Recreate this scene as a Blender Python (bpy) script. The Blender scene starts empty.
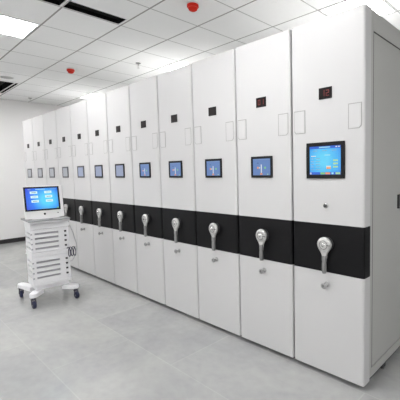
import bpy, bmesh, math, random
from mathutils import Vector, Matrix
random.seed(4)
S = bpy.context.scene
COL = S.collection
PI = math.pi

# ---------------------------------------------------------------- measures
W = 0.5343          # pitch of the shelving row
N = 12
ZT = 2.35           # top of the shelving
BAND0, BAND1 = 0.7214, 1.0413
ZC = 2.925          # ceiling height
XFAR = -7.614
XNEAR, YL, YR = 3.0, -4.2, 3.1
DEPTH = 2.55
TX, TY = 0.5508, 0.5738
OX, OY = -1.4996, 0.4730   # a ceiling grid crossing

# ---------------------------------------------------------------- materials
def mat(name, col, rough=0.5, metal=0.0, emit=None, estr=0.0, spec=0.5, noise=0.0, nscale=8.0, bump=0.0, coat=0.0):
    m = bpy.data.materials.new(name); m.use_nodes = True
    nt = m.node_tree; b = nt.nodes['Principled BSDF']
    b.inputs['Base Color'].default_value = (*col, 1)
    b.inputs['Roughness'].default_value = rough
    b.inputs['Metallic'].default_value = metal
    b.inputs['Specular IOR Level'].default_value = spec
    b.inputs['Coat Weight'].default_value = coat
    if emit:
        b.inputs['Emission Color'].default_value = (*emit, 1)
        b.inputs['Emission Strength'].default_value = estr
    if noise or bump:
        tc = nt.nodes.new('ShaderNodeTexCoord')
        nz = nt.nodes.new('ShaderNodeTexNoise'); nz.inputs['Scale'].default_value = nscale; nz.inputs['Detail'].default_value = 4
        nt.links.new(tc.outputs['Object'], nz.inputs['Vector'])
        if noise:
            mx = nt.nodes.new('ShaderNodeMix'); mx.data_type = 'RGBA'
            mx.inputs[6].default_value = (*[c*(1-noise) for c in col], 1)
            mx.inputs[7].default_value = (*[min(1, c*(1+noise)) for c in col], 1)
            nt.links.new(nz.outputs['Fac'], mx.inputs[0]); nt.links.new(mx.outputs[2], b.inputs['Base Color'])
        if bump:
            bp = nt.nodes.new('ShaderNodeBump'); bp.inputs['Strength'].default_value = bump; bp.inputs['Distance'].default_value = 0.002
            nt.links.new(nz.outputs['Fac'], bp.inputs['Height']); nt.links.new(bp.outputs[0], b.inputs['Normal'])
    return m

M = {}
M['steel'] = mat('white powder coated steel', (.605, .603, .606), .42, noise=.012, nscale=3)
M['steel_side'] = mat('side panel paint', (.47, .474, .458), .5, noise=.012, nscale=2)  # same white steel paint, darkened to put the end face's shade into the colour
M['band'] = mat('black satin band', (.006, .006, .007), .5, spec=.18)
M['gap'] = mat('seam grey', (.30, .30, .29), .6)
M['line'] = mat('pressed outline', (.36, .36, .355), .5)
M['top_sheet'] = mat('white top sheet', (.52, .52, .515), .5)
M['seal'] = mat('dark seal strip', (.06, .06, .06), .7)  # near-black filler that paints the shade inside the side groove
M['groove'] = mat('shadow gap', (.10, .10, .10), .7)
M['plinth'] = mat('dark plinth', (.03, .03, .033), .6)
M['bezel'] = mat('black display bezel', (.009, .009, .010), .45, spec=.25)
M['bezelgrey'] = mat('dark grey bezel', (.09, .09, .10), .45)
M['led_window'] = mat('counter window', (.008, .004, .004), .4, spec=.2)
M['led_red'] = mat('red digits', (.10, .006, .006), .4, emit=(1, .06, .04), estr=.07)
M['led_dim'] = mat('dim red digits', (.12, .01, .01), .4, emit=(1, .08, .05), estr=.06)
M['silver'] = mat('satin silver casting', (.62, .62, .61), .32, metal=.55)
M['chrome'] = mat('chrome', (.62, .62, .62), .2, metal=.9)
M['lockmetal'] = mat('dull lock metal', (.36, .36, .36), .35, metal=.6)
M['darkring'] = mat('dark engraved ring', (.09, .09, .09), .4)
M['grip'] = mat('grey grip', (.27, .27, .27), .35, metal=.5)
M['blackplastic'] = mat('black plastic', (.02, .02, .022), .4)
M['wall'] = mat('matt white wall', (.88, .872, .868), .9, spec=.15, noise=.01, nscale=1.5)
M['skirt'] = mat('dark skirting', (.03, .028, .03), .4)
M['diffuser'] = mat('lit diffuser', (.9, .9, .9), .6, emit=(1.0, .992, .985), estr=33)
M['lampframe'] = mat('lamp frame', (.8, .8, .8), .5)
M['duct'] = mat('dark duct', (.006, .006, .006), .95, spec=.1)
M['blade'] = mat('dark blade', (.008, .009, .008), .8)
M['ventframe'] = mat('vent frame white', (.72, .72, .72), .5)
M['red'] = mat('red dust cover', (.62, .022, .008), .6, spec=.2)
M['redlight'] = mat('red inner rim', (.70, .06, .045), .5, spec=.2)
M['speaker'] = mat('speaker mesh', (.50, .50, .49), .7)
M['cart'] = mat('white moulded plastic', (.84, .84, .86), .45)
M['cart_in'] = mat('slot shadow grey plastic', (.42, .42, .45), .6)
M['cart_hole'] = mat('dark opening', (.03, .03, .035), .7)
M['tray'] = mat('grey tray top', (.24, .25, .25), .4)
M['wheel'] = mat('navy rubber wheel', (.018, .022, .065), .45)
M['fork'] = mat('dark caster fork', (.03, .03, .05), .4)
M['cord'] = mat('dark violet cord', (.03, .025, .06), .5)
M['cordw'] = mat('grey cord', (.42, .42, .44), .5)
M['pc'] = mat('white computer housing', (.80, .80, .80), .35)

def emis(name, col, s=1.0):
    return mat(name, tuple(c*.1 for c in col), .3, emit=col, estr=s)
# graded blue screen backgrounds
def screen_mat(name, c0, c1, c2, s, ctr=(0, 0, 0), rad=.2):
    m = bpy.data.materials.new(name); m.use_nodes = True
    nt = m.node_tree; b = nt.nodes['Principled BSDF']
    b.inputs['Base Color'].default_value = (.01, .01, .02, 1); b.inputs['Roughness'].default_value = .25
    tc = nt.nodes.new('ShaderNodeTexCoord'); mp = nt.nodes.new('ShaderNodeMapping')
    mp.inputs['Location'].default_value = tuple(-c/rad for c in ctr); mp.inputs['Scale'].default_value = (1/rad,)*3
    gr = nt.nodes.new('ShaderNodeTexGradient'); gr.gradient_type = 'SPHERICAL'
    cr = nt.nodes.new('ShaderNodeValToRGB')
    cr.color_ramp.elements[0].color = (*c0, 1); cr.color_ramp.elements[1].color = (*c2, 1); cr.color_ramp.elements[1].position = .8
    e = cr.color_ramp.elements.new(.4); e.color = (*c1, 1)
    nt.links.new(tc.outputs['Object'], mp.inputs[0]); nt.links.new(mp.outputs[0], gr.inputs[0])
    nt.links.new(gr.outputs['Fac'], cr.inputs[0]); nt.links.new(cr.outputs[0], b.inputs['Emission Color'])
    b.inputs['Emission Strength'].default_value = s
    return m
M['scr_first'] = screen_mat('first unit screen', (.03, .16, .75), (.06, .42, .85), (.12, .62, .9), 1.0, (-.28, -.012, 1.46), .17)
M['scr_pc'] = screen_mat('cart computer screen', (.012, .02, .62), (.02, .18, .82), (.09, .62, .92), 1.05, (0, .03, .20), .25)
M['scr_desk'] = emis('desktop blue', (.13, .24, .52), .8)
M['scr_pale'] = emis('pale blue', (.28, .33, .48), .8)  # paler copy of the screen blue, glare and view angle painted in
M['scr_grey'] = emis('grey screen', (.36, .38, .42), .75)  # greyed further for the farthest units, glare put into the colour
M['e_white'] = emis('ui white', (.8, .85, .85), .8)
M['e_cyan'] = emis('ui pale cyan', (.35, .75, .9), .85)
M['e_btn'] = emis('ui button', (.62, .88, .92), .95)
M['e_green'] = emis('ui green', (.25, .65, .2), .8)
M['e_lime'] = emis('ui lime', (.45, .75, .4), .8)
M['e_orange'] = emis('ui orange', (.9, .35, .12), .8)
M['e_blue'] = emis('ui deep blue', (.03, .13, .62), .9)
M['e_ink'] = emis('ui ink', (.05, .12, .3), .5)
M['e_pale'] = emis('ui pale blue', (.3, .5, .72), .7)

def ceiling_mat():
    m = bpy.data.materials.new('ceiling tiles in a white grid'); m.use_nodes = True
    nt = m.node_tree; b = nt.nodes['Principled BSDF']; L = nt.links.new
    b.inputs['Roughness'].default_value = .9; b.inputs['Specular IOR Level'].default_value = .15
    tc = nt.nodes.new('ShaderNodeTexCoord'); sp = nt.nodes.new('ShaderNodeSeparateXYZ'); L(tc.outputs['Object'], sp.inputs[0])
    def mth(op, a, c=None):
        n = nt.nodes.new('ShaderNodeMath'); n.operation = op
        for i, v in enumerate((a, c)):
            if v is None: continue
            if isinstance(v, (int, float)): n.inputs[i].default_value = v
            else: L(v, n.inputs[i])
        return n.outputs[0]
    def line(co, o, p, hw):
        u = mth('FRACT', mth('DIVIDE', mth('SUBTRACT', co, o - 100*p), p))
        d = mth('MINIMUM', u, mth('SUBTRACT', 1.0, u))
        return mth('LESS_THAN', d, hw/p)
    lx = line(sp.outputs[0], OX, TX, .0065)
    ly = line(sp.outputs[1], OY, TY, .0085)
    mask = mth('MAXIMUM', mth('MULTIPLY', lx, .75), ly)
    nz = nt.nodes.new('ShaderNodeTexNoise'); nz.inputs['Scale'].default_value = 60; L(tc.outputs['Object'], nz.inputs[0])
    t = nt.nodes.new('ShaderNodeMix'); t.data_type = 'RGBA'
    t.inputs[6].default_value = (.88, .885, .88, 1); t.inputs[7].default_value = (.91, .915, .91, 1); L(nz.outputs[0], t.inputs[0])
    mx = nt.nodes.new('ShaderNodeMix'); mx.data_type = 'RGBA'; L(mask, mx.inputs[0]); L(t.outputs[2], mx.inputs[6]); mx.inputs[7].default_value = (.34, .34, .33, 1)  # grid lines coloured dark to paint in the shadow gaps
    L(mx.outputs[2], b.inputs['Base Color'])
    return m
M['ceiling'] = ceiling_mat()

def floor_mat():
    m = bpy.data.materials.new('polished grey stone-look floor'); m.use_nodes = True
    nt = m.node_tree; b = nt.nodes['Principled BSDF']; L = nt.links.new
    tc = nt.nodes.new('ShaderNodeTexCoord')
    mp = nt.nodes.new('ShaderNodeMapping'); mp.inputs['Scale'].default_value = (.9, 1.15, 1); mp.inputs['Rotation'].default_value = (0, 0, .3); L(tc.outputs['Object'], mp.inputs[0])
    n1 = nt.nodes.new('ShaderNodeTexNoise'); n1.inputs['Scale'].default_value = 1.6; n1.inputs['Detail'].default_value = 8; n1.inputs['Roughness'].default_value = .62; n1.inputs['Distortion'].default_value = .6; L(mp.outputs[0], n1.inputs[0])
    n2 = nt.nodes.new('ShaderNodeTexNoise'); n2.inputs['Scale'].default_value = 14; n2.inputs['Detail'].default_value = 5; L(mp.outputs[0], n2.inputs[0])
    r1 = nt.nodes.new('ShaderNodeValToRGB'); r1.color_ramp.elements[0].position = .32; r1.color_ramp.elements[1].position = .70
    r1.color_ramp.elements[0].color = (.36, .365, .37, 1); r1.color_ramp.elements[1].color = (.455, .457, .446, 1); L(n1.outputs[0], r1.inputs[0])
    r2 = nt.nodes.new('ShaderNodeValToRGB'); r2.color_ramp.elements[0].position = .3; r2.color_ramp.elements[1].position = .7
    r2.color_ramp.elements[0].color = (.95, .95, .95, 1); r2.color_ramp.elements[1].color = (1.03, 1.03, 1.03, 1); L(n2.outputs[0], r2.inputs[0])
    mu = nt.nodes.new('ShaderNodeMix'); mu.data_type = 'RGBA'; mu.blend_type = 'MULTIPLY'; mu.inputs[0].default_value = 1; L(r1.outputs[0], mu.inputs[6]); L(r2.outputs[0], mu.inputs[7])
    br = nt.nodes.new('ShaderNodeTexBrick'); br.inputs['Scale'].default_value = 1; br.inputs['Brick Width'].default_value = 1.2; br.inputs['Row Height'].default_value = .6
    br.inputs['Mortar Size'].default_value = .004; br.inputs['Color1'].default_value = (.93, .93, .935, 1); br.inputs['Color2'].default_value = (1.02, 1.02, 1.01, 1); br.inputs['Mortar'].default_value = (1.08, 1.08, 1.07, 1)
    L(tc.outputs['Object'], br.inputs[0])
    m2 = nt.nodes.new('ShaderNodeMix'); m2.data_type = 'RGBA'; m2.blend_type = 'MULTIPLY'; m2.inputs[0].default_value = 1; L(mu.outputs[2], m2.inputs[6]); L(br.outputs[0], m2.inputs[7])
    L(m2.outputs[2], b.inputs['Base Color'])
    rr = nt.nodes.new('ShaderNodeMapRange'); rr.inputs[3].default_value = .11; rr.inputs[4].default_value = .24; L(n1.outputs[0], rr.inputs[0]); L(rr.outputs[0], b.inputs['Roughness'])
    b.inputs['Specular IOR Level'].default_value = .5
    return m
M['floor'] = floor_mat()

# ---------------------------------------------------------------- mesh builder
class MB:
    def __init__(s): s.bm = bmesh.new(); s.mats = []
    def mi(s, m):
        if m not in s.mats: s.mats.append(m)
        return s.mats.index(m)
    def _done(s, faces, m, smooth=False):
        i = s.mi(m)
        for f in faces: f.material_index = i; f.smooth = smooth
    def box(s, x0, x1, y0, y1, z0, z1, m, bev=0, vert=False, seg=3):
        n = set(s.bm.faces)
        r = bmesh.ops.create_cube(s.bm, size=1)
        for v in r['verts']: v.co = Vector(((x0+x1)/2+v.co.x*(x1-x0), (y0+y1)/2+v.co.y*(y1-y0), (z0+z1)/2+v.co.z*(z1-z0)))
        if bev:
            es = list({e for v in r['verts'] for e in v.link_edges})
            if vert: es = [e for e in es if abs(e.verts[0].co.z-e.verts[1].co.z) > 1e-6]
            bmesh.ops.bevel(s.bm, geom=es, offset=bev, segments=seg, profile=.5, affect='EDGES')
        s._done([f for f in s.bm.faces if f not in n], m, bool(bev) and False)
        return s
    def prism(s, pts, axis, a, b, m, bev=0):
        """pts 2D outline extruded along axis from a to b"""
        n = set(s.bm.faces)
        def P(p, t):
            return {'x': (t, p[0], p[1]), 'y': (p[0], t, p[1]), 'z': (p[0], p[1], t)}[axis]
        A = [s.bm.verts.new(P(p, a)) for p in pts]; B = [s.bm.verts.new(P(p, b)) for p in pts]
        k = len(pts)
        fs = [s.bm.faces.new(A), s.bm.faces.new(B[::-1])] + [s.bm.faces.new((A[i], B[i], B[(i+1) % k], A[(i+1) % k])) for i in range(k)]
        if bev:
            es = [e for f in fs[:2] for e in f.edges]
            bmesh.ops.bevel(s.bm, geom=es, offset=bev, segments=2, profile=.5, affect='EDGES')
        nf = [f for f in s.bm.faces if f not in n]
        bmesh.ops.recalc_face_normals(s.bm, faces=nf)
        s._done(nf, m); return s
    def lathe(s, prof, c, d, m, seg=24, smooth=True):
        """prof: (radius, height) list; c origin; d axis direction"""
        n = set(s.bm.faces); q = Vector(d).normalized().to_track_quat('Z', 'Y'); c = Vector(c)
        rings = []
        for r, h in prof:
            if r < 1e-6: rings.append([s.bm.verts.new(c+q@Vector((0, 0, h)))])
            else: rings.append([s.bm.verts.new(c+q@Vector((r*math.cos(2*PI*i/seg), r*math.sin(2*PI*i/seg), h))) for i in range(seg)])
        for a, b in zip(rings, rings[1:]):
            for i in range(seg):
                j = (i+1) % seg
                if len(a) == 1 and len(b) == 1: continue
                if len(a) == 1: s.bm.faces.new((a[0], b[i], b[j]))
                elif len(b) == 1: s.bm.faces.new((a[i], a[j], b[0]))
                else: s.bm.faces.new((a[i], a[j], b[j], b[i]))
        for rg in (rings[0], rings[-1]):
            if len(rg) > 1: s.bm.faces.new(rg)
        nf = [f for f in s.bm.faces if f not in n]
        bmesh.ops.recalc_face_normals(s.bm, faces=nf); s._done(nf, m, smooth)
        for f in nf:
            if len(f.verts) > 4: f.smooth = False
        return s
    def cyl(s, c, d, r, h, m, seg=20, bev=0):
        b = bev
        prof = [(r-b, 0), (r, b), (r, h-b), (r-b, h)] if b else [(r, 0), (r, h)]
        return s.lathe(prof, c, d, m, seg, bool(b) or seg > 10)
    def tube(s, pts, r, m, seg=8, closed=False):
        n = set(s.bm.faces); pts = [Vector(p) for p in pts]; k = len(pts); rings = []
        for i, p in enumerate(pts):
            a = pts[(i-1) % k] if (closed or i) else p; b = pts[(i+1) % k] if (closed or i < k-1) else p
            t = (b-a).normalized(); ref = Vector((0, 1, 0)) if abs(t.y) < .9 else Vector((1, 0, 0))
            u = t.cross(ref).normalized(); w = t.cross(u)
            rings.append([s.bm.verts.new(p+u*r*math.cos(2*PI*j/seg)+w*r*math.sin(2*PI*j/seg)) for j in range(seg)])
        rg = list(zip(rings, rings[1:])) + ([(rings[-1], rings[0])] if closed else [])
        for a, b in rg:
            for j in range(seg): s.bm.faces.new((a[j], a[(j+1) % seg], b[(j+1) % seg], b[j]))
        if not closed: s.bm.faces.new(rings[0]); s.bm.faces.new(rings[-1])
        nf = [f for f in s.bm.faces if f not in n]
        bmesh.ops.recalc_face_normals(s.bm, faces=nf); s._done(nf, m, True); return s
    def quad(s, pts, m):
        f = s.bm.faces.new([s.bm.verts.new(p) for p in pts]); s._done([f], m); return s
    def mesh(s, name):
        me = bpy.data.meshes.new(name); s.bm.to_mesh(me); s.bm.free()
        for k in s.mats: me.materials.append(M[k])
        return me

def place(name, me, parent=None, **props):
    if isinstance(me, MB): me = me.mesh(name)
    o = bpy.data.objects.new(name, me); COL.objects.link(o)
    if parent: o.parent = parent
    for k, v in props.items(): o[k] = v
    return o
def thing(name, label, cat, loc=(0, 0, 0), rz=0, group=None):
    o = bpy.data.objects.new(name, None); COL.objects.link(o); o.empty_display_size = .1
    o.location = loc; o.rotation_euler = (0, 0, rz); o['label'] = label; o['category'] = cat
    if group: o['group'] = group
    return o

# ---------------------------------------------------------------- room shell
place('floor', MB().box(XFAR-.1, XNEAR+.1, YL-.1, YR+.1, -.1, 0, 'floor'), kind='structure')
place('wall_far', MB().box(XFAR-.1, XFAR, YL, YR, 0, ZC+.3, 'wall'), kind='structure')
place('wall_near', MB().box(XNEAR, XNEAR+.1, YL, YR, 0, ZC+.3, 'wall'), kind='structure')
place('wall_left', MB().box(XFAR-.1, XNEAR+.1, YL-.1, YL, 0, ZC+.3, 'wall'), kind='structure')
place('wall_right', MB().box(XFAR-.1, XNEAR+.1, YR, YR+.1, 0, ZC+.3, 'wall'), kind='structure')
place('baseboard_far', MB().box(XFAR, XFAR+.012, YL, YR, 0, .086, 'skirt', bev=.003), kind='structure')
place('baseboard_left', MB().box(XFAR+.012, XNEAR, YL, YL+.012, 0, .086, 'skirt', bev=.003), kind='structure')

gx = lambda i: OX - i*TX        # grid line across the row
gy = lambda j: OY + j*TY        # grid line along the row
lamps = []
LAMPS = [(3, 1), (8, 1), (-2, 1), (3, -3), (8, -3), (-2, -3), (-7, -3)] + [(ci, cj) for cj in (-7,) for ci in (8, 3, -2, -7)]
for ci, cj in LAMPS:
    if True:
        lamps.append((gx(ci+1)+.012 if True else 0, gx(ci)-.012, gy(cj)+.012, gy(cj+1)-.012))
slots = [(-2.592, -2.418, gy(-2)-.004, gy(-1)-.026), (-2.592, -2.418, gy(-3)+.028, gy(-2)-.022)]
GR = (gx(10)+.012, gx(8)-.07, gy(-2)+.012, gy(-1)-.022)
holes = lamps + slots + [GR]
# ceiling slab with real openings
bm = MB()
xs = sorted({XFAR, XNEAR} | {h[0] for h in holes} | {h[1] for h in holes})
ys = sorted({YL, YR} | {h[2] for h in holes} | {h[3] for h in holes})
for a, b in zip(xs, xs[1:]):
    for c, d in zip(ys, ys[1:]):
        mx_, my_ = (a+b)/2, (c+d)/2
        if any(h[0] < mx_ < h[1] and h[2] < my_ < h[3] for h in holes): continue
        bm.box(a, b, c, d, ZC, ZC+.02, 'ceiling')
place('ceiling', bm, kind='structure')

# ceiling lamps
where = {(3, 1): 'square ceiling light glimpsed over the seventh unit top, middle of the row',
         (8, 1): 'square ceiling light showing as a sliver over the far narrow units',
         (-2, 1): 'square ceiling light glowing above the nearest unit corner',
         (3, -3): 'bright square ceiling light panel at the upper left edge, clear of the units'}
where = {(3, 1): 'lit ceiling panel partly hidden by the tops of the middle shelving units',
         (8, 1): 'lit ceiling panel showing as a small sliver over the far shelving units',
         (-2, 1): 'lit ceiling panel right above the nearest shelving unit in the corner',
         (3, -3): 'whole bright lit ceiling panel in the open ceiling at upper left'}
k = 0
for ci, cj in LAMPS:
    if True:
        x0, x1, y0, y1 = lamps[k]; k += 1
        lab = where.get((ci, cj), 'lit square ceiling panel out of the picture, in the open ceiling over the aisle')
        t = thing('ceiling_light', lab, 'ceiling light', ((x0+x1)/2, (y0+y1)/2, ZC), group='square ceiling lights')
        hx, hy = (x1-x0)/2-.001, (y1-y0)/2-.001
        f = MB()
        for s in (-1, 1):
            f.box(-hx, hx, s*hy-(.012 if s > 0 else 0), s*hy+(.012 if s < 0 else 0), -.003, .03, 'lampframe')
            f.box(s*hx-(.012 if s > 0 else 0), s*hx+(.012 if s < 0 else 0), -hy+.012, hy-.012, -.003, .03, 'lampframe')
        f.box(-hx, hx, -hy, hy, .03, .05, 'lampframe')
        place('frame', f, t)
        place('diffuser', MB().box(-hx+.012, hx-.012, -hy+.012, hy-.012, .004, .012, 'diffuser'), t)

# linear air slots and the return grille
def vent(x0, x1, y0, y1, label, along, fr=.012):
    t = thing('air_vent', label, 'air vent', ((x0+x1)/2, (y0+y1)/2, ZC))
    hx, hy = (x1-x0)/2-.001, (y1-y0)/2-.001
    d = MB()
    d.box(-hx, hx, -hy, hy, .16, .17, 'duct')
    for s in (-1, 1):
        d.box(-hx, hx, s*hy-(.004 if s > 0 else 0), s*hy+(.004 if s < 0 else 0), .003, .16, 'duct')
        d.box(s*hx-(.004 if s > 0 else 0), s*hx+(.004 if s < 0 else 0), -hy+.004, hy-.004, .003, .16, 'duct')
    place('duct', d, t)
    f = MB()
    for s in (-1, 1):
        f.box(-hx, hx, s*hy-(fr if s > 0 else 0), s*hy+(fr if s < 0 else 0), -.002, .003, 'ventframe')
        f.box(s*hx-(fr if s > 0 else 0), s*hx+(fr if s < 0 else 0), -hy+fr, hy-fr, -.002, .003, 'ventframe')
    if along == 'grille': f.box(-hx+fr, hx-fr, hy-.066, hy-.046, -.002, .003, 'ventframe')
    place('frame', f, t)
    n = 3 if along == 'y' else 6
    for i in range(n):
        if along == 'y':
            p = -hx+fr+(i+.5)*(2*hx-2*fr)/n
            place('blade', MB().box(p-.002, p+.002, -hy+fr, hy-fr, .03, .06, 'blade'), t)
        else:
            p = -hy+.04+i*(2*hy-.12)/n
            place('blade', MB().box(-hx+fr, hx-fr, p-.003, p+.003, .035, .08, 'blade'), t)
vent(*slots[0], 'long black ceiling slot vent, the complete one right of the bright ceiling light', 'y', .004)
vent(*slots[1], 'black ceiling slot vent cut off by the top edge of the photo', 'y', .004)
vent(*GR, 'black open ceiling grille at the left edge near the far wall', 'grille', .005)

def ceil_lathe(name, label, cat, x, y, prof, m, extra=None, group=None):
    t = thing(name, label, cat, (x, y, ZC), group=group)
    return t
for x, y, lab in ((-1.69, .115, 'red smoke detector cover on the ceiling near the top edge, larger of the two'),
                  (-4.52, .140, 'small red smoke detector cover on the ceiling between vent and far units')):
    t = thing('smoke_detector', lab, 'smoke detector', (x, y, ZC), group='red smoke detectors on the ceiling')
    place('base', MB().lathe([(.052, 0), (.052, .012), (.046, .016)], (0, 0, 0), (0, 0, -1), 'ventframe'), t, label='thin white base')
    place('cover', MB().lathe([(.050, .012), (.053, .018), (.053, .034), (.042, .040), (.038, .058), (.026, .066), (0, .068)], (0, 0, 0), (0, 0, -1), 'red'), t)
    r = MB()
    r.tube([(.043*math.cos(a), .043*math.sin(a), -.041) for a in [2*PI*i/28 for i in range(28)]], .0035, 'redlight', 6, True)
    place('rim', r, t)
for x, y, lab in ((-3.62, .700, 'small metal ceiling sprinkler over the middle shelving units'),
                  (-7.129, .368, 'tiny ceiling sprinkler close to the far wall')):
    t = thing('sprinkler', lab, 'sprinkler', (x, y, ZC), group='ceiling sprinklers')
    place('rose', MB().lathe([(.036, -.006), (.036, 0), (.034, .006), (.02, .012)], (0, 0, 0), (0, 0, -1), 'grip'), t)
    s = MB().cyl((0, 0, -.01), (0, 0, -1), .008, .03, 'silver', 12)
    for q in (-1, 1): s.tube([(q*.006, 0, -.038), (q*.014, 0, -.05), (q*.004, 0, -.066)], .0025, 'silver', 6)
    s.lathe([(.003, .064), (.017, .067), (.017, .069), (0, .070)], (0, 0, 0), (0, 0, -1), 'silver', 16)
    place('head', s, t)
t = thing('ceiling_speaker', 'round flat grey ceiling disc beside the open black grille', 'speaker', (-5.65, -.376, ZC))
place('ring', MB().lathe([(.098, 0), (.098, .006), (.086, .009)], (0, 0, 0), (0, 0, -1), 'ventframe', 32), t)
place('mesh_cover', MB().lathe([(.086, .004), (.084, .0105), (0, .014)], (0, 0, 0), (0, 0, -1), 'speaker', 32), t)

# ---------------------------------------------------------------- shelving units
# local frame: x = 0 at the unit's right edge, front plane y = 0, floor z = 0
XR, XL = -.006, -W+.006
def seg_digit(mb, ch, x, z, w, h, y, m):
    SEG = {'0': 'abcdef', '1': 'bc', '2': 'abged', '8': 'abcdefg'}[ch]
    t = .0045
    R = {'a': (x, x+w, z+h-t, z+h), 'g': (x, x+w, z+h/2-t/2, z+h/2+t/2), 'd': (x, x+w, z, z+t),
         'f': (x, x+t, z+h/2, z+h), 'b': (x+w-t, x+w, z+h/2, z+h), 'e': (x, x+t, z, z+h/2), 'c': (x+w-t, x+w, z, z+h/2)}
    for s in SEG:
        a, b, c, d = R[s]; mb.box(a, b, y-.0008, y, c, d, m)

ME = {}
# carcass: runs back from the front cover, with a recessed side sheet each side
b = MB()
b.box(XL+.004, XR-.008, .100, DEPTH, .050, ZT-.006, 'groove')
for s, xe in ((1, XR-.001), (-1, XL+.001)):
    a, c = sorted((xe, xe - s*.007))
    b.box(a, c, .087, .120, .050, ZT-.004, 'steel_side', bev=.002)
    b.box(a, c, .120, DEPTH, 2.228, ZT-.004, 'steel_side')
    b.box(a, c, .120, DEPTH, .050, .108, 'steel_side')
b.box(XL+.008, XR-.009, .086, .1005, .060, ZT-.01, 'gap')
b.box(XL+.003, XR-.003, .0865, DEPTH, ZT-.006, ZT-.0005, 'top_sheet')
ME['carcass'] = b.mesh('carcass')
# inset sheet as the side panel
b = MB()
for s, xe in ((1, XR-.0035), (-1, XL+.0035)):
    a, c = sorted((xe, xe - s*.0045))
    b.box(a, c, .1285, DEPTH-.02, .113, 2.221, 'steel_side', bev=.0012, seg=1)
ME['side_panel'] = b.mesh('side_panel')
b = MB()
for s, xe in ((1, XR-.0022), (-1, XL+.0022)):
    a, c = sorted((xe, xe - s*.0055))
    b.box(a, c, .1203, .1283, .109, 2.2275, 'seal')
    b.box(a, c, .1283, DEPTH-.02, 2.2215, 2.2275, 'seal')
ME['seal_strip'] = b.mesh('seal_strip')  # added strip standing in for the groove's shadow line
b = MB().box(XL+.03, XR-.03, .055, DEPTH-.03, 0, .0495, 'plinth'); ME['plinth'] = b.mesh('plinth')
b = MB().box(XR-.035, XR-.004, -.03, .03, .012, .049, 'plinth', bev=.004)
b.cyl((XR-.032, 0, .012), (1, 0, 0), .012, .026, 'bezelgrey', 14)
ME['wheel_housing'] = b.mesh('wheel_housing')
def slab(z0, z1, m, bev=.014):
    # rounded-corner cover section, hollow look closed at the back
    r = bev; pts = []
    for cx, cy, a0 in ((XR-r, r, -PI/2), ):
        for i in range(7): a = a0+i*PI/12; pts.append((cx+r*math.cos(a), cy+r*math.sin(a)))
    pts += [(XR, .0855), (XL, .0855)]
    for i in range(7): a = PI+i*PI/12; pts.append((XL+r+r*math.cos(a), r+r*math.sin(a)))
    mb = MB(); mb.prism(pts, 'z', z0, z1, m)
    return mb
ME['upper_panel'] = slab(BAND1+.0006, ZT, 'steel').mesh('upper_panel')
ME['black_band'] = slab(BAND0+.0006, BAND1, 'band').mesh('black_band')
ME['lower_panel'] = slab(.035, BAND0, 'steel').mesh('lower_panel')
def grip_outline(x0, x1, cut):
    z0, z1 = 1.640, 1.793; c = .016
    if cut == 'r': pts = [(x0, z0), (x1-c, z0), (x1, z0+c), (x1, z1), (x0, z1)]
    else: pts = [(x0+c, z0), (x1, z0), (x1, z1), (x0, z1), (x0, z0+c)]
    mb = MB(); k = len(pts); cx = sum(p[0] for p in pts)/k; cz = sum(p[1] for p in pts)/k
    inn = [(cx+(p[0]-cx)*.90, cz+(p[1]-cz)*.945) for p in pts]
    for i in range(k):
        j = (i+1) % k
        mb.prism([pts[i], pts[j], inn[j], inn[i]], 'y', -.0016, .0005, 'line')
    ins = [(cx+(p[0]-cx)*.89, cz+(p[1]-cz)*.94) for p in pts]
    mb.prism(ins, 'y', -.003, .0005, 'steel', bev=.0008)
    return mb
ME['grip_plate_r'] = grip_outline(-.112, -.025, 'r').mesh('grip_plate')
ME['grip_plate_l'] = grip_outline(-.510, -.420, 'l').mesh('grip_plate')
# counter
def counter(digs, m):
    mb = MB().box(-.315, -.221, -.005, .001, 1.846, 1.917, 'bezel', bev=.0015, seg=1)
    mb.box(-.308, -.228, -.0056, -.0045, 1.853, 1.910, 'led_window')
    if digs:
        seg_digit(mb, digs[0], -.294, 1.862, .022, .038, -.0056, m)
        seg_digit(mb, digs[1], -.262, 1.862, .022, .038, -.0056, m)
    return mb.mesh('counter_display')
ME['counter_first'] = counter('12', 'led_red')
ME['counter_dim'] = counter('01', 'led_dim')
ME['counter_off'] = counter('', 'led_dim')
# touchscreens
def bezel(x0, x1, z0, z1, w, m='bezel'):
    mb = MB(); y0, y1 = -.009, .0005
    mb.box(x0, x1, y0, y1, z0, z0+w, m, bev=.0015, seg=1); mb.box(x0, x1, y0, y1, z1-w, z1, m, bev=.0015, seg=1)
    mb.box(x0, x0+w, y0, y1, z0+w, z1-w, m); mb.box(x1-w, x1, y0, y1, z0+w, z1-w, m)
    return mb
ME['bezel_big'] = bezel(-.409, -.132, 1.339, 1.572, .025).mesh('touchscreen')
ME['bezel_small'] = bezel(-.373, -.167, 1.344, 1.503, .018).mesh('touchscreen')
ME['bezel_far'] = bezel(-.373, -.167, 1.344, 1.503, .020, 'bezelgrey').mesh('touchscreen')
def rect(mb, x0, x1, z0, z1, m, y=-.0062, d=.0006): mb.box(x0, x1, y-d, y, z0, z1, m)
b = MB().box(-.384, -.157, -.006, .0005, 1.364, 1.547, 'scr_first')
rect(b, -.384, -.157, 1.531, 1.547, 'e_blue'); rect(b, -.312, -.232, 1.536, 1.543, 'e_cyan', -.007)
for x in (-.194, -.176): rect(b, x, x+.011, 1.536, 1.543, 'e_white', -.007)
for x in (-.36, -.29, -.222): rect(b, x, x+.034, 1.516, 1.520, 'e_pale')
rect(b, -.372, -.338, 1.482, 1.487, 'e_white'); rect(b, -.272, -.232, 1.486, 1.492, 'e_cyan')
for i in range(5):
    rect(b, -.374, -.352, 1.466-i*.018, 1.470-i*.018, 'e_pale'); rect(b, -.338, -.306, 1.466-i*.018, 1.470-i*.018, 'e_pale')
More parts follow.
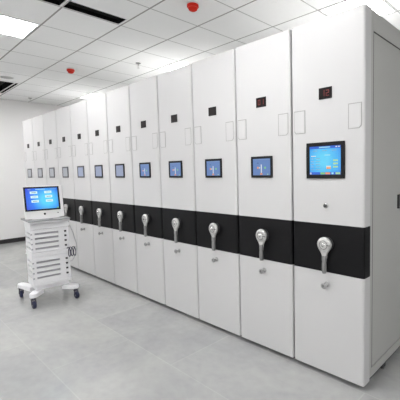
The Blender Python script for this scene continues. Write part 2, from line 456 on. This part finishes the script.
for i in range(3): rect(b, -.211, -.178, 1.449-i*.0205, 1.459-i*.0205, 'e_lime')
rect(b, -.259, -.228, 1.411, 1.420, 'e_white'); rect(b, -.259, -.228, 1.400, 1.411, 'e_orange')
rect(b, -.384, -.157, 1.364, 1.380, 'e_blue')
for x0, x1, m in ((-.380, -.371, 'e_white'), (-.302, -.270, 'e_green'), (-.266, -.232, 'e_orange'), (-.222, -.208, 'e_cyan'), (-.194, -.162, 'e_lime')):
    rect(b, x0, x1, 1.366, 1.378, m, -.007)
ME['screen_first'] = b.mesh('screen')
def desk(bg, rich):
    mb = MB().box(-.355, -.185, -.006, .0005, 1.362, 1.485, bg)
    if rich:
        rect(mb, -.276, -.268, 1.380, 1.442, 'e_white')
        rect(mb, -.313, -.298, 1.411, 1.425, 'e_orange'); rect(mb, -.293, -.285, 1.413, 1.422, 'e_white')
        rect(mb, -.243, -.228, 1.411, 1.425, 'e_green')
        rect(mb, -.283, -.262, 1.366, 1.378, 'e_orange', -.007); rect(mb, -.216, -.206, 1.366, 1.373, 'e_lime')
        rect(mb, -.314, -.296, 1.451, 1.455, 'e_ink'); rect(mb, -.350, -.190, 1.478, 1.480, 'e_pale')
    return mb.mesh('screen')
ME['screen_desk'] = desk('scr_desk', True)
ME['screen_pale'] = desk('scr_pale', False)
ME['screen_grey'] = desk('scr_grey', False)
# crank
cx, cz = -.262, .910
ME['boss'] = MB().lathe([(.046, -.001), (.046, .006), (.040, .012), (.020, .014), (.020, .028)], (cx+.003, 0, cz), (0, -1, 0), 'blackplastic', 28).mesh('boss')
b = MB()
b.lathe([(.024, .018), (.047, .020), (.050, .026), (.050, .036), (.045, .043), (.030, .046), (0, .047)], (cx, 0, cz), (0, -1, 0), 'silver', 32)
b.tube([(cx+.028*math.cos(a), -.0455, cz+.028*math.sin(a)) for a in [2*PI*i/28 for i in range(28)]], .0022, 'darkring', 6, True)
b.lathe([(.013, .044), (.013, .050), (.009, .052), (0, .052)], (cx, 0, cz), (0, -1, 0), 'chrome', 20)
b.box(cx+.022, cx+.046, -.0475, -.042, cz-.002, cz+.002, 'darkring')
b.prism([(cx-.041, cz-.028), (cx-.022, cz-.052), (cx-.011, cz-.066), (cx-.012, cz-.112), (cx+.012, cz-.112), (cx+.011, cz-.066), (cx+.022, cz-.052), (cx+.041, cz-.028), (cx, cz-.01)], 'y', -.040, -.022, 'silver', bev=.003)
ME['crank'] = b.mesh('crank')
b = MB()
b.lathe([(.0, 0), (.012, .001), (.0155, .006), (.0155, .030), (.0135, .040), (.0155, .052), (.0155, .108), (.013, .116), (0, .117)], (cx, -.034, cz-.072), (0, 0, -1), 'grip', 18)
b.cyl((cx, -.020, cz-.090), (0, -1, 0), .010, .016, 'silver', 16, .002)
ME['crank_grip'] = b.mesh('grip')
b = MB()
b.lathe([(.019, -.001), (.019, .004), (.016, .006), (.006, .007), (.006, .034), (.018, .036), (.020, .044), (.016, .049), (0, .049)], (-.262, 0, .640), (0, -1, 0), 'lockmetal', 20)
b.box(-.265, -.259, -.0505, -.0485, .634, .650, 'darkring')
ME['lower_lock'] = b.mesh('lock')
b = MB()
b.lathe([(.017, -.001), (.017, .005), (.014, .008)], (-.266, 0, 1.162), (0, -1, 0), 'chrome', 20)
b.lathe([(.0125, .006), (.0125, .016), (0, .019)], (-.266, 0, 1.162), (0, -1, 0), 'blackplastic', 18)
ME['key_lock'] = b.mesh('key_lock')

labels = [
 'nearest white shelving unit with large bright blue touchscreen, key lock and exposed grey side',
 'white shelving unit directly left of the nearest one, desktop on its small screen, bottom touching the doorway-wide seam',
 'third white crank shelving unit counted from the exposed side end',
 'fourth white crank shelving unit counted from the exposed side end',
 'fifth white crank shelving unit counted from the exposed side end',
 'sixth white crank shelving unit from the exposed side end, first with a paler screen',
 'seventh white crank shelving unit from the exposed side end, pale small screen',
 'eighth crank shelving unit from the near end, just right of the trolley computer',
 'ninth shelving unit from the near end, its crank touching the computer outline',
 'tenth shelving unit from the near end, small grey screen above the monitor right corner',
 'eleventh shelving unit, second from the far wall end of the row, above the monitor',
 'farthest shelving unit, at the end of the row by the bare wall']
labels[1] = 'second white crank shelving unit, directly left of the one with the large touchscreen'
for k in range(N):
    t = thing('mobile_shelving_unit', labels[k], 'shelving unit', (-k*W, 0, 0), group='row of white mobile shelving units')
    place('carcass', ME['carcass'], t)
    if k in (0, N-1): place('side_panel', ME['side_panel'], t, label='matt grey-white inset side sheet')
    if k == 0: place('seal_strip', ME['seal_strip'], t, label='dark seal line')
    place('plinth', ME['plinth'], t)
    if k == 0:
        for y in (.34, 1.2, 2.1): place('wheel_housing', ME['wheel_housing'], t).location = (0, y, 0)
    place('upper_panel', ME['upper_panel'], t)
    place('black_band', ME['black_band'], t, label='black horizontal band')
    place('lower_panel', ME['lower_panel'], t)
    place('grip_plate', ME['grip_plate_r'], t); place('grip_plate', ME['grip_plate_l'], t)
    place('counter_display', ME['counter_first'] if k == 0 else ME['counter_dim'] if k == 1 else ME['counter_off'], t).location = (0, 0, .018 if k else 0)
    ts = place('touchscreen', ME['bezel_big'] if k == 0 else ME['bezel_small'] if k < 7 else ME['bezel_far'], t)
    place('screen', ME['screen_first'] if k == 0 else ME['screen_desk'] if k < 5 else ME['screen_pale'] if k < 8 else ME['screen_grey'], ts)
    cr = place('crank', ME['crank'], t, label='silver crank with round hub')
    place('boss', ME['boss'], cr); place('grip', ME['crank_grip'], cr)
    place('lock', ME['lower_lock'], t)
    if k == 0: place('key_lock', ME['key_lock'], t)
    if k == 0:
        place('side_pull', MB().box(XR-.0035, XR+.010, .553, .63, 1.106, 1.207, 'blackplastic', bev=.003), t, label='black recessed pull on the side sheet')

# ---------------------------------------------------------------- trolley
A = math.radians(-5)
CO = (-3.43, -.665, 0)
cart = thing('computer_trolley', 'white plastic slatted trolley on four dark casters, standing in the aisle', 'trolley', CO, A)
# local: +x faces the front, +y to the right seen from the front
FX = .196; BX = -.075; HY = .184
def tier(z0, z1, slotz, drawer):
    mb = MB(); t = .014
    # corner posts
    for sx in (BX, FX-.03):
        for sy in (-HY, HY-.030):
            mb.box(sx, sx+.030, sy, sy+.030, z0, z1, 'cart', bev=.004)
    # inner lining
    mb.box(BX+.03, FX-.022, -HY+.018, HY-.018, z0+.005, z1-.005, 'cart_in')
    # front slats: bars between slot heights
    edges = [z0] + [e for s in sorted(slotz) for e in (s-.0105, s+.0105)] + [z1]
    for a, c in zip(edges[::2], edges[1::2]):
        mb.box(FX-.020, FX-.002, -HY+.03, HY-.03, a, c, 'cart', bev=.003)
        mb.box(BX+.03, FX-.03, -HY, -HY+.018, a, c, 'cart', bev=.003)
        mb.box(BX+.03, FX-.03, HY-.018, HY, a, c, 'cart', bev=.003)
    # solid uprights dividing the slots
    for y0, y1 in ((-HY+.028, -.148), (.082, .136)):
        mb.box(FX-.019, FX-.001, y0, y1, z0, z1, 'cart')
    return mb
up = [.770, .720, .667, .612]; lo = [.463, .409, .354, .298]
place('upper_bin', tier(.575, .815, up, 0), cart)
place('lower_bin', tier(.240, .520, lo, 0), cart)
hr = MB().box(FX-.004, FX+.0014, -.0095, .0095, -.009, .009, 'cart_hole').mesh('vent_hole')
hl = MB().box(FX-.004, FX+.0014, -.008, .008, -.007, .007, 'cart_in').mesh('vent_hole')
for z in up+lo:
    place('vent_hole', hr, cart, label='small dark square opening').location = (0, .150, z)
    place('vent_hole', hl, cart).location = (0, -.178, z)
# top drawer
d = MB().box(BX, FX+.004, -HY-.004, HY+.004, .818, .885, 'cart', bev=.006)
d.box(FX+.003, FX+.0075, -HY+.02, HY-.02, .828, .872, 'cart', bev=.002)
dr = place('top_drawer', d, cart)
place('latch', MB().box(FX-.02, FX+.012, HY+.002, HY+.016, .835, .862, 'cart', bev=.004).cyl((FX-.004, HY+.010, .820), (0, 0, 1), .010, .018, 'silver', 14), cart)
# middle ledge with a raised lip
l = MB().box(BX-.006, FX+.010, -HY-.006, HY+.006, .5215, .545, 'cart', bev=.006)
l.box(FX-.004, FX+.012, -HY-.004, HY+.004, .545, .574, 'cart', bev=.004)
l.box(BX, FX-.004, HY-.012, HY+.004, .545, .573, 'cart'); l.box(BX, FX-.004, -HY-.004, -HY+.012, .545, .573, 'cart')
l.box(BX, BX+.012, -HY+.012, HY-.012, .545, .573, 'cart')
place('middle_ledge', l, cart)
# base with outrigger feet
bs = MB().box(BX-.004, FX+.004, -HY-.002, HY+.002, .205, .2395, 'cart', bev=.005)
bs.box(BX+.02, FX-.02, -HY+.02, HY-.02, .160, .206, 'cart', bev=.01)
wheels = [(-.268, -.225), (.235, -.205), (.235, .213), (-.205, .215)]
for wx, wy in wheels:
    sx = 1 if wx > 0 else -1; sy = 1 if wy > 0 else -1
    ix, iy = (FX-.06 if sx > 0 else BX+.06), sy*(HY-.05)
    dv = Vector((wx-ix, wy-iy)); dv.normalize(); nv = Vector((-dv.y, dv.x))
    e = Vector((wx, wy))+dv*.030
    p = [Vector((ix, iy))-nv*.055, Vector((wx, wy))-nv*.038, e-nv*.018, e+nv*.018, Vector((wx, wy))+nv*.038, Vector((ix, iy))+nv*.055]
    bs.prism([(q.x, q.y) for q in p], 'z', .113, .158 if sx > 0 else .160, 'cart', bev=.008)
place('base', bs, cart)
for i, (wx, wy) in enumerate(wheels):
    ang = (-.25, .1, .2, -.1)[i]
    ca, sa = math.cos(ang), math.sin(ang)
    off = .014
    c0 = Vector((wx, wy, 0)); ax = Vector((-sa, ca, 0)); fw = Vector((ca, sa, 0))
    f = MB().cyl((wx, wy, .092), (0, 0, 1), .014, .024, 'fork', 14)
    f.lathe([(.024, .088), (.026, .094), (.018, .104), (.010, .106)], (wx, wy, 0), (0, 0, 1), 'fork', 18)
    wc = c0+fw*off+Vector((0, 0, .040))
    for s in (-1, 1):
        pts = [c0+ax*s*.019+Vector((0, 0, .096)), wc+ax*s*.019+Vector((0, 0, .015)), wc+ax*s*.019]
        f.tube([tuple(q) for q in pts], .006, 'fork', 8)
    cs = place('caster', f, cart)
    w = MB().lathe([(.010, -.016), (.032, -.016), (.039, -.011), (.040, -.006), (.040, .006), (.039, .011), (.032, .016), (.010, .016)], wc, ax, 'wheel', 26)
    w.lathe([(.012, -.0175), (.012, .0175)], wc, ax, 'grip', 14)
    place('wheel', w, cs)
# top tray that carries the computer
tr = MB()
tr.prism([(-.110, .888), (.245, .888), (.265, .896), (.255, .908), (-.110, .908)], 'y', -.200, .184, 'cart', bev=.003)
tr.prism([(-.11, .9085), (.268, .9085), (.272, .913), (.264, .921), (-.11, .921)], 'y', -.212, .190, 'tray', bev=.002)
tr.box(.225, .25, -.008, .022, .921, .923, 'bezel')
place('tray', tr, cart, label='thin tray with dark grey top')

# all-in-one computer on the tray
ml = Vector(CO)+Matrix.Rotation(A, 3, 'Z')@Vector((.125, -.020, .922))
pc = thing('desktop_computer', 'white all-in-one computer with blue menu screen on top of the trolley', 'computer', tuple(ml), A)
tilt = math.radians(-9)
h = MB().box(-.030, .0, -.190, .190, 0, .352, 'pc', bev=.010)
h.box(-.055, -.028, -.12, .12, .04, .29, 'pc', bev=.012)
ho = place('housing', h, pc); ho.rotation_euler = (0, tilt, 0); ho.location = (.012, 0, .006)
f = MB(); yl, yr, z0, z1, wd = -.185, .155, .083, .343, .016
f.box(-.001, .004, yl, yr, z0, z0+wd, 'bezel'); f.box(-.001, .004, yl, yr, z1-wd, z1, 'bezel')
f.box(-.001, .004, yl, yl+wd, z0+wd, z1-wd, 'bezel'); f.box(-.001, .004, yr-wd, yr, z0+wd, z1-wd, 'bezel')
fo = place('bezel', f, ho)
s = MB().box(-.001, .002, yl+wd, yr-wd, z0+wd, z1-wd, 'scr_pc')
def q(y0, y1, a, c, m, dx=0): s.box(.002+dx, .0026+dx, y0, y1, a, c, m)
q(-.145, -.118, .312, .319, 'e_pale'); q(-.075, .018, .311, .318, 'e_cyan'); q(.07, .128, .313, .318, 'e_pale')
for c_ in (0, 1):
    for r_ in range(3):
        y0 = -.128 + c_*.137 + r_*.004; z = .268 - r_*.047
        q(y0, y0+.070, z, z+.027, 'e_btn'); q(y0+.014, y0+.056, z+.011, z+.016, 'e_pale' if (c_+r_) % 2 else 'e_ink', .0004)
q(.118, .138, .101, .112, 'e_green'); q(-.03, .03, .103, .107, 'e_pale')
place('screen', s, ho)
place('logo_badge', MB().lathe([(.011, -.001), (.011, .0015), (0, .002)], (0, -.005, .045), (1, 0, 0), 'bezel', 20), ho)
place('power_button', MB().box(-.001, .002, .118, .132, .042, .054, 'grip', bev=.002), ho)
st = MB().box(-.10, .035, -.13, .13, 0, .008, 'pc', bev=.003)
st.prism([(-.085, .006), (-.060, .006), (-.045, .16), (-.058, .16)], 'y', -.06, .06, 'pc', bev=.003)
place('stand', st, pc)

# cord hanging in loops off the trolley's right side
def wpt(x, y, z): return Vector(CO)+Matrix.Rotation(A, 3, 'Z')@Vector((x, y, z))
c = MB(); pts = []
path = [(.226, .150, .575)]
for i in range(37):
    a = -.3 + i*2*PI/12; u = i/36
    path.append((.224+.006*math.sin(a), .158+.082*u+.016*math.sin(a), .535+.052*math.cos(a)))
def smooth_path(P, n=6):
    P = [Vector(p) for p in P]; out = []
    for i in range(len(P)-1):
        a, b_, c_, d_ = P[max(i-1, 0)], P[i], P[i+1], P[min(i+2, len(P)-1)]
        for k in range(n):
            t_ = k/n
            out.append(.5*((2*b_)+(-a+c_)*t_+(2*a-5*b_+4*c_-d_)*t_*t_+(-a+3*b_-3*c_+d_)*t_**3))
    out.append(P[-1]); return out
c.tube([tuple(wpt(*p)) for p in smooth_path(path)], .0045, 'cord', 8)
o = place('power_cord', c); o['label'] = 'dark violet cord looped at the right side of the trolley'; o['category'] = 'cord'
c = MB()
c.tube([tuple(wpt(*p)) for p in smooth_path([(.14, .197, .900), (.15, .208, .84), (.17, .216, .79), (.18, .232, .74), (.17, .246, .68), (.17, .262, .62), (.17, .262, .54), (.16, .24, .46), (.16, .214, .42), (.15, .192, .41)])], .004, 'cordw', 8)
o = place('signal_cord', c); o['label'] = 'thin grey cord hanging from the tray down the trolley side'; o['category'] = 'cord'

# ---------------------------------------------------------------- light, world
w = bpy.data.worlds.new('World'); S.world = w; w.use_nodes = True
w.node_tree.nodes['Background'].inputs[0].default_value = (.9, .95, 1, 1); w.node_tree.nodes['Background'].inputs[1].default_value = .05

# ---------------------------------------------------------------- camera
cam = bpy.data.cameras.new('camera'); co = bpy.data.objects.new('camera', cam); COL.objects.link(co)
right = Vector((.74069385, .67155701, -.01959067)); upv = Vector((-.03469816, .06735849, .9971253)); fwd = Vector((-.67094609, .73788482, -.07319381))
m3 = Matrix((right, upv, -fwd)).transposed()
co.matrix_world = Matrix.Translation((.89529, -2.0268, 1.40218)) @ m3.to_4x4()
cam.sensor_fit = 'HORIZONTAL'; cam.sensor_width = 36; cam.lens = 352.19*36/400
cam.shift_x = -48.41/400; cam.shift_y = -4.02/400
cam.clip_start = .05; cam.clip_end = 60
S.camera = co
vs = S.view_settings
vs.view_transform = 'Standard'; vs.look = 'None'; vs.gamma = 1; vs.exposure = 0.0; vs.use_curve_mapping = False
